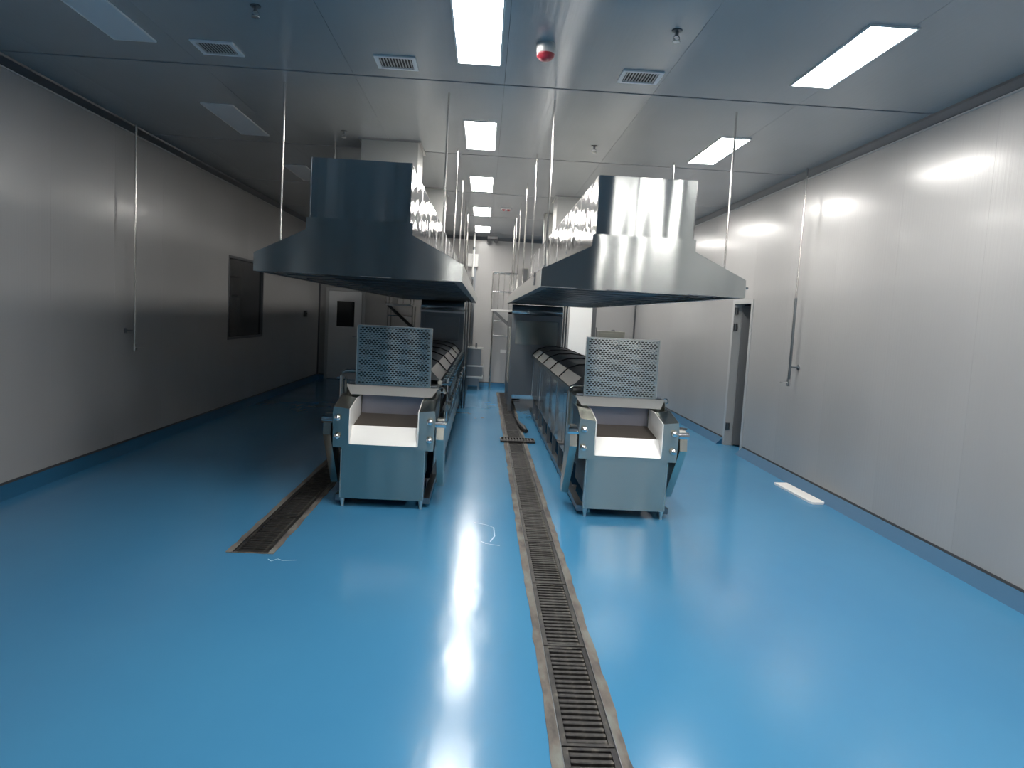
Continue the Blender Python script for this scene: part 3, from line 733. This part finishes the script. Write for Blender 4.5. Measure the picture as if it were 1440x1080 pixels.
# tall steam cabinets at the far ends of the lines
def cabinet(x0, x1, label, band):
    Y0 = 13.22; Y1 = 16.45 if band else 15.4; cx = (x0 + x1) / 2; ZT_ = 1.925
    e = empty('steam_cabinet', (cx, Y0, 0), label, 'cabinet', 'tall steam cabinets')
    for x in (x0 + 0.04, x1 - 0.04):
        for y in (Y0 + 0.05, (Y0 + Y1) / 2, Y1 - 0.05):
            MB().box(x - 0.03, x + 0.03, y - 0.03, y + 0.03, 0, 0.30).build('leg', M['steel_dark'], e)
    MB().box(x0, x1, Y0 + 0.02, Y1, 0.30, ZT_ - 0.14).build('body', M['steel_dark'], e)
    q = MB(); fw = 0.06
    q.box(x0, x0 + fw, Y0, Y0 + 0.02, 0.30, 1.70).box(x1 - fw, x1, Y0, Y0 + 0.02, 0.30, 1.70).box(x0 + fw, x1 - fw, Y0, Y0 + 0.02, 1.66, 1.70)
    q.build('front_frame', M['steel_dark'], e)
    MB().box(x0 + fw + 0.02, x1 - fw - 0.02, Y0 + 0.004, Y0 + 0.019, 1.21, 1.64, 0.003).build('inspection_panel', M['steel'] if not band else M['steel_dark'], e)
    MB().box(x0 - 0.005, x1 + 0.005, Y0 - 0.02, Y0 + 0.02, 1.70, 1.735).build('header_strip', M['steel_light'] if band else M['steel_dark'], e)
    q = MB(); pr = [(Y0 + 0.02, 1.74)] + [(Y0 + 0.10 - 0.10 * math.cos(a), 1.80 + 0.115 * math.sin(a)) for a in [i * math.pi / 12 for i in range(7)]] + [(Y1, 1.915), (Y1, 1.74)]
    q.prism(pr, 'x', x0, x1).build('rounded_top', M['steel_mirror'], e, True)
    for x in (x1 + 0.03, x1 + 0.075):
        MB().cyl((x, Y0 + 0.06, 0.0), (x, Y0 + 0.06, 1.93), 0.016, 8).build('side_pipe', M['steel_dark'], e, True)
    MB().box(x0 - 0.012, x0 - 0.001, Y0 + 0.2, Y0 + 0.9, 0.5, 1.5).build('access_door', M['steel'], e)
    return e
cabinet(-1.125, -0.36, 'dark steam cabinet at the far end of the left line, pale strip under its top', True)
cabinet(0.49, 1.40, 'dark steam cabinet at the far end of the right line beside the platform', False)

# service platforms behind the cabinets
def platform(cx, s, Y0, label):
    e = empty('service_platform', (cx, Y0, 0), label, 'platform', 'raised service platforms')
    R_ = M['rod']; X0, X1 = cx - s * 0.26, cx + s * 0.30; Y1 = Y0 + 0.55; zp = 1.80
    MB().box(min(X0, X1), max(X0, X1), Y0, Y1, zp, zp + 0.04).build('deck', M['steel_light'], e)
    for X, Y in ((X0, Y0), (X0, Y1), (X1, Y1), (X1 - s * 0.01, Y0)):
        MB().cyl((X, Y, zp + 0.04), (X, Y, 2.66), 0.016, 8).build('rail_post', R_, e, True)
        MB().cyl((X + s * 0.045, Y, 0), (X + s * 0.045, Y, zp), 0.018, 8).build('leg', R_, e, True)
    for z in (2.66, 2.24):
        MB().cyl((X0, Y0, z), (X1, Y0, z), 0.015, 8).cyl((X0, Y0, z), (X0, Y1, z), 0.015, 8).cyl((X0, Y1, z), (X1, Y1, z), 0.015, 8).build('guard_rail', R_, e, True)
    for k in range(3): MB().cyl((X0 + s * (0.14 + 0.12 * k), Y0, zp + 0.04), (X0 + s * (0.14 + 0.12 * k), Y0, 2.66), 0.009, 8).build('baluster', R_, e, True)
    a = Vector((X0 + s * 0.02, Y0 - 0.02, zp - 0.01)); b_ = Vector((X1 + s * 0.1, Y0 - 0.02, 1.28))
    MB().prism([(a.x, a.z), (a.x + s * 0.09, a.z), (b_.x, b_.z + 0.05), (b_.x, b_.z - 0.04)], 'y', Y0 - 0.035, Y0 - 0.02).build('brace', M['dark_grey'], e)
    for z in (1.58, 1.25): MB().cyl((X0 + s * 0.045, Y0, z), (X1 + s * 0.045, Y0, z), 0.011, 8).build('rung', R_, e, True)
    MB().box(min(X0 + s * 0.25, X1 + s * 0.03), max(X0 + s * 0.25, X1 + s * 0.03), Y0 + 0.03, Y0 + 0.12, 0.86, 0.93).build('step', M['steel_light'], e)
platform(0.41, 1, 16.75, 'tubular steel platform with guard rail beside the right steam cabinet')
platform(-1.95, 1, 16.75, 'dim steel platform with guard rail behind the left steam cabinet')

# small steel stand at the end of the aisle
e = empty('steel_stand', (-0.17, 16.7, 0), 'small dark steel stand on the floor at the end of the aisle', 'stand')
MB().box(-0.36, 0.01, 16.6, 17.2, 0.93, 0.955).build('top', M['steel_light'], e)
MB().box(-0.34, -0.03, 16.63, 17.18, 0.56, 0.93).build('upper_box', M['steel_dark'], e)
MB().box(-0.36, 0.03, 16.6, 17.2, 0.53, 0.56).box(-0.36, 0.03, 16.58, 17.2, 0.27, 0.31).build('shelf', M['steel_light'], e)
MB().box(-0.34, 0.01, 16.63, 17.18, 0.31, 0.53).box(-0.34, -0.05, 16.63, 17.18, 0.10, 0.27).build('lower_box', M['steel_dark'], e)
for x in (-0.33, -0.06):
    for y in (16.66, 17.14): MB().box(x - 0.02, x + 0.02, y - 0.02, y + 0.02, 0, 0.10).build('leg', M['steel_dark'], e)
MB().cyl((-0.15, 16.75, 0.955), (-0.15, 16.75, 1.06), 0.02, 8).build('tap', M['steel_dark'], e, True)

# vertical pipe and white box by the far wall
e = empty('vertical_pipe', (-0.31, 16.9, 0.956), 'bright vertical pipe from the ceiling down to the small steel stand', 'pipe')
MB().cyl((-0.31, 16.9, 0.956), (-0.31, 16.9, 2.5), 0.017, 8).build('lower_pipe', M['dark_grey'], e, True)
MB().cyl((-0.31, 16.9, 2.5), (-0.31, 16.9, H), 0.026, 8).build('upper_pipe', M['flange'], e, True)
for z in (2.51, 3.18): MB().cyl((-0.31, 16.9, z - 0.03), (-0.31, 16.9, z + 0.03), 0.03, 8).build('coupling', M['steel_dark'], e, True)
e = empty('wall_box', (-0.36, YB - 0.15, 2.8), 'white rectangular box mounted high on the far wall', 'box')
MB().box(-0.50, -0.21, YB - 0.16, YB - 0.001, 2.80, 3.10, 0.006).build('housing', M['white_plastic'], e)
MB().box(-0.30, -0.25, YB - 0.05, YB - 0.001, 1.0, 2.80).build('conduit', M['steel_dark'], e)
# dark box on the wall above the right platform
e = empty('wall_speaker', (0.9, YB - 0.1, 2.55), 'small dark box on the far wall above the right line', 'box')
MB().box(0.83, 0.97, YB - 0.13, YB - 0.001, 2.52, 2.84, 0.006).build('housing', M['olive'], e)
MB().box(0.845, 0.955, YB - 0.136, YB - 0.13, 2.54, 2.82).build('front_cover', M['dark_grey'], e)
# switch box on the left wall
e = empty('switch_box', (XL, 16.2, 1.46), 'small dark switch box on the left wall near the far corner', 'switch')
MB().box(XL, XL + 0.05, 16.13, 16.27, 1.45, 1.58, 0.004).build('housing', M['dark_grey'], e)
MB().cyl((XL + 0.05, 16.2, 1.52), (XL + 0.065, 16.2, 1.52), 0.015).build('button', M['black'], e, True)
# control cabinet
e = empty('control_cabinet', (2.69, 15.6, 0), 'olive grey control cabinet behind the right perforated lid', 'cabinet')
MB().box(2.42, 2.97, 15.5, 15.9, 0.1, 1.50, 0.006).build('body', M['olive'], e)
MB().box(2.45, 2.94, 15.485, 15.4995, 0.15, 1.46, 0.003).build('cabinet_door', M['olive'], e)
MB().box(2.50, 2.52, 15.455, 15.485, 0.85, 0.97).build('handle', M['black'], e)
MB().box(2.44, 2.95, 15.53, 15.87, 0, 0.1).build('plinth', M['black'], e)
MB().dome((2.75, 15.7, 1.50), (0, 0, 1), 0.05, 14, 0.8).build('beacon', M['dark_grey'], e, True)
MB().cyl((2.38, 15.6, 0.0), (2.38, 15.6, 1.56), 0.015, 8).build('cable_pipe', M['chrome'], e, True)

# pipes hanging beside the side walls
def wall_pipe(X, s, y, z1, label, thick):
    e = empty('drop_pipe', (X, y, z1), label, 'pipe', 'thin pipes hanging beside the side walls')
    MB().cyl((X, y, z1 + 0.08), (X, y, H), 0.011, 8).build('pipe', M['rod'], e, True)
    if thick: MB().cyl((X, y, z1 + 0.08), (X, y, 2.08), 0.016, 8).build('sleeve', M['steel_dark'], e, True)
    W = XL if s < 0 else XR
    MB().cyl((X, y, z1 + 0.22), (W, y, z1 + 0.22), 0.008, 8).cyl((W, y, z1 + 0.22), (W - s * 0.012, y, z1 + 0.22), 0.03, 10).build('bracket', M['steel_dark'], e, True)
    v_ = MB().cyl((X, y, z1), (X, y, z1 + 0.08), 0.019, 10).cyl((X - 0.02, y, z1 + 0.03), (X + 0.02, y, z1 + 0.03), 0.014, 8)
    vo = v_.build('valve', M['chrome'], e, True)
    MB().cyl((X, y, z1 + 0.04), (X - s * 0.11, y - 0.01, z1 + 0.045), 0.007, 6).build('lever', M['steel_light'], vo, True)
    return e
wall_pipe(-3.785, -1, 8.2, 1.10, 'thin steel pipe hanging in front of the left wall', False)
wall_pipe(3.495, 1, 8.27, 1.08, 'thin steel pipe with a valve hanging in front of the right wall', True)

# ------------------------------------------------------------------ drain grates
GL = 0.90
def grate_meshes(x0, x1):
    wd = x1 - x0
    fr = MB().box(-wd / 2, -wd / 2 + 0.022, 0.003, GL - 0.003, -0.028, 0.0).box(wd / 2 - 0.022, wd / 2, 0.003, GL - 0.003, -0.028, 0.0)
    fr.box(-wd / 2 + 0.022, wd / 2 - 0.022, 0.003, 0.022, -0.028, -0.0005).box(-wd / 2 + 0.022, wd / 2 - 0.022, GL - 0.022, GL - 0.003, -0.028, -0.0005)
    bar = MB().box(-wd / 2 + 0.022, wd / 2 - 0.022, -0.0115, 0.0115, -0.022, -0.002, 0.003)
    allb = MB()
    for k in range(19): allb.box(-wd / 2 + 0.022, wd / 2 - 0.022, 0.045 + k * 0.045 - 0.0115, 0.045 + k * 0.045 + 0.0115, -0.022, -0.002)
    return fr.mesh('grate_frame', M['grate']), bar.mesh('bar', M['grate']), allb.mesh('bars', M['grate'])
def grates(x0, x1, ys, split, where, group):
    fm, bm_, am = grate_meshes(x0, x1); cx = (x0 + x1) / 2
    nth = 0; nb_ = 0
    for k, y in enumerate(ys):
        if y + GL < 1.9:
            nb_ += 1; lab = 'slotted dark drain grate, %s counted back from below the camera, %s' % (WORD[nb_ - 1], where)
        else:
            lab = 'slotted dark drain grate, %s counted from the near end in view, %s' % (WORD[nth], where); nth += 1
        e = empty('drain_grate', (cx, y, 0.0015), lab, 'grate', group)
        inst('grate_frame', fm, e, (cx, y, 0.0015))
        if 1.9 < y + GL and nth <= split:
            for b_ in range(19): inst('bar', bm_, e, (cx, y + 0.045 + b_ * 0.045, 0.0015 + random.uniform(-0.001, 0.001)))
        else: inst('bars', am, e, (cx, y, 0.0015))
ys_ = [1.90 + 0.905 * k for k in range(0, 16)]
grates(DX0 + 0.044, DX1 - 0.044, [y for y in ys_ if y < 15.5], 8, 'central drain channel', 'grates of the central drain')
# channel continues behind the camera under plain grates
grates(DX0 + 0.044, DX1 - 0.044, [1.90 - 0.905 * k for k in range(1, 13)], 0, 'central drain channel', 'grates of the central drain behind the camera')
grates(LX0 + 0.044, LX1 - 0.044, [LY0 + 0.03 + 0.905 * k for k in range(0, 12)], 2, 'left drain channel', 'grates of the left drain')
# spare grate across the channel
e = empty('drain_grate', (0.535, 9.88, 0.006), 'short loose drain grate lying crosswise over the central drain', 'grate')
MB().box(0.30, 0.775, 9.88, 9.905, 0.006, 0.026).box(0.30, 0.775, 10.155, 10.18, 0.006, 0.026).box(0.30, 0.32, 9.905, 10.155, 0.006, 0.026).box(0.755, 0.775, 9.905, 10.155, 0.006, 0.026).build('grate_frame', M['grate'], e)
sb = MB().box(-0.010, 0.010, 0, 0.25, 0.008, 0.024).mesh('bar', M['grate'])
for k in range(10): inst('bar', sb, e, (0.32 + 0.04 * (k + 1), 9.905, 0))
MB().box(0.32, 0.755, 9.905, 10.155, 0.0055, 0.007).build('backing', M['black'], e)

# things left on the floor
e = MB().ring([(0.60, 12.4, 0.023), (0.615, 11.9, 0.031), (0.63, 11.4, 0.038), (0.655, 11.0, 0.055), (0.70, 10.75, 0.037)], 0.02, 8, True, [0.018, 0.025, 0.03, 0.045, 0.03]).build('rag', M['black'], None, True)
tag(e, 'crumpled black rag at the edge of the central drain', 'rag')
e = MB().cyl((0.53, 14.9, 0.02), (0.80, 15.0, 0.02), 0.012, 8).build('rod_offcut', M['black'], None, True)
tag(e, 'short black bar lying across the far end of the central drain', 'bar')
e = MB().cyl((3.38, 12.05, 0), (3.38, 12.05, 0.006), 0.075, 24).build('floor_drain_cover', M['black'], None, True)
tag(e, 'small round black cover on the floor near the right wall', 'cover')
bd = MB().prism([(-0.055, -0.44), (-0.075, -0.41), (-0.075, 0.44), (0.075, 0.44), (0.075, -0.41), (0.05, -0.44)], 'z', 0.0, 0.022)
e = bpy.data.objects.new('board', bd.mesh('board', M['white_sheet'])); COL.objects.link(e); e.location = (3.40, 7.55, 0.001); e.rotation_euler = (0, 0, math.radians(2.0))
BASE[e.name] = (3.40, 7.55, 0.001)
tag(e, 'narrow white board lying on the blue floor along the right wall', 'board')
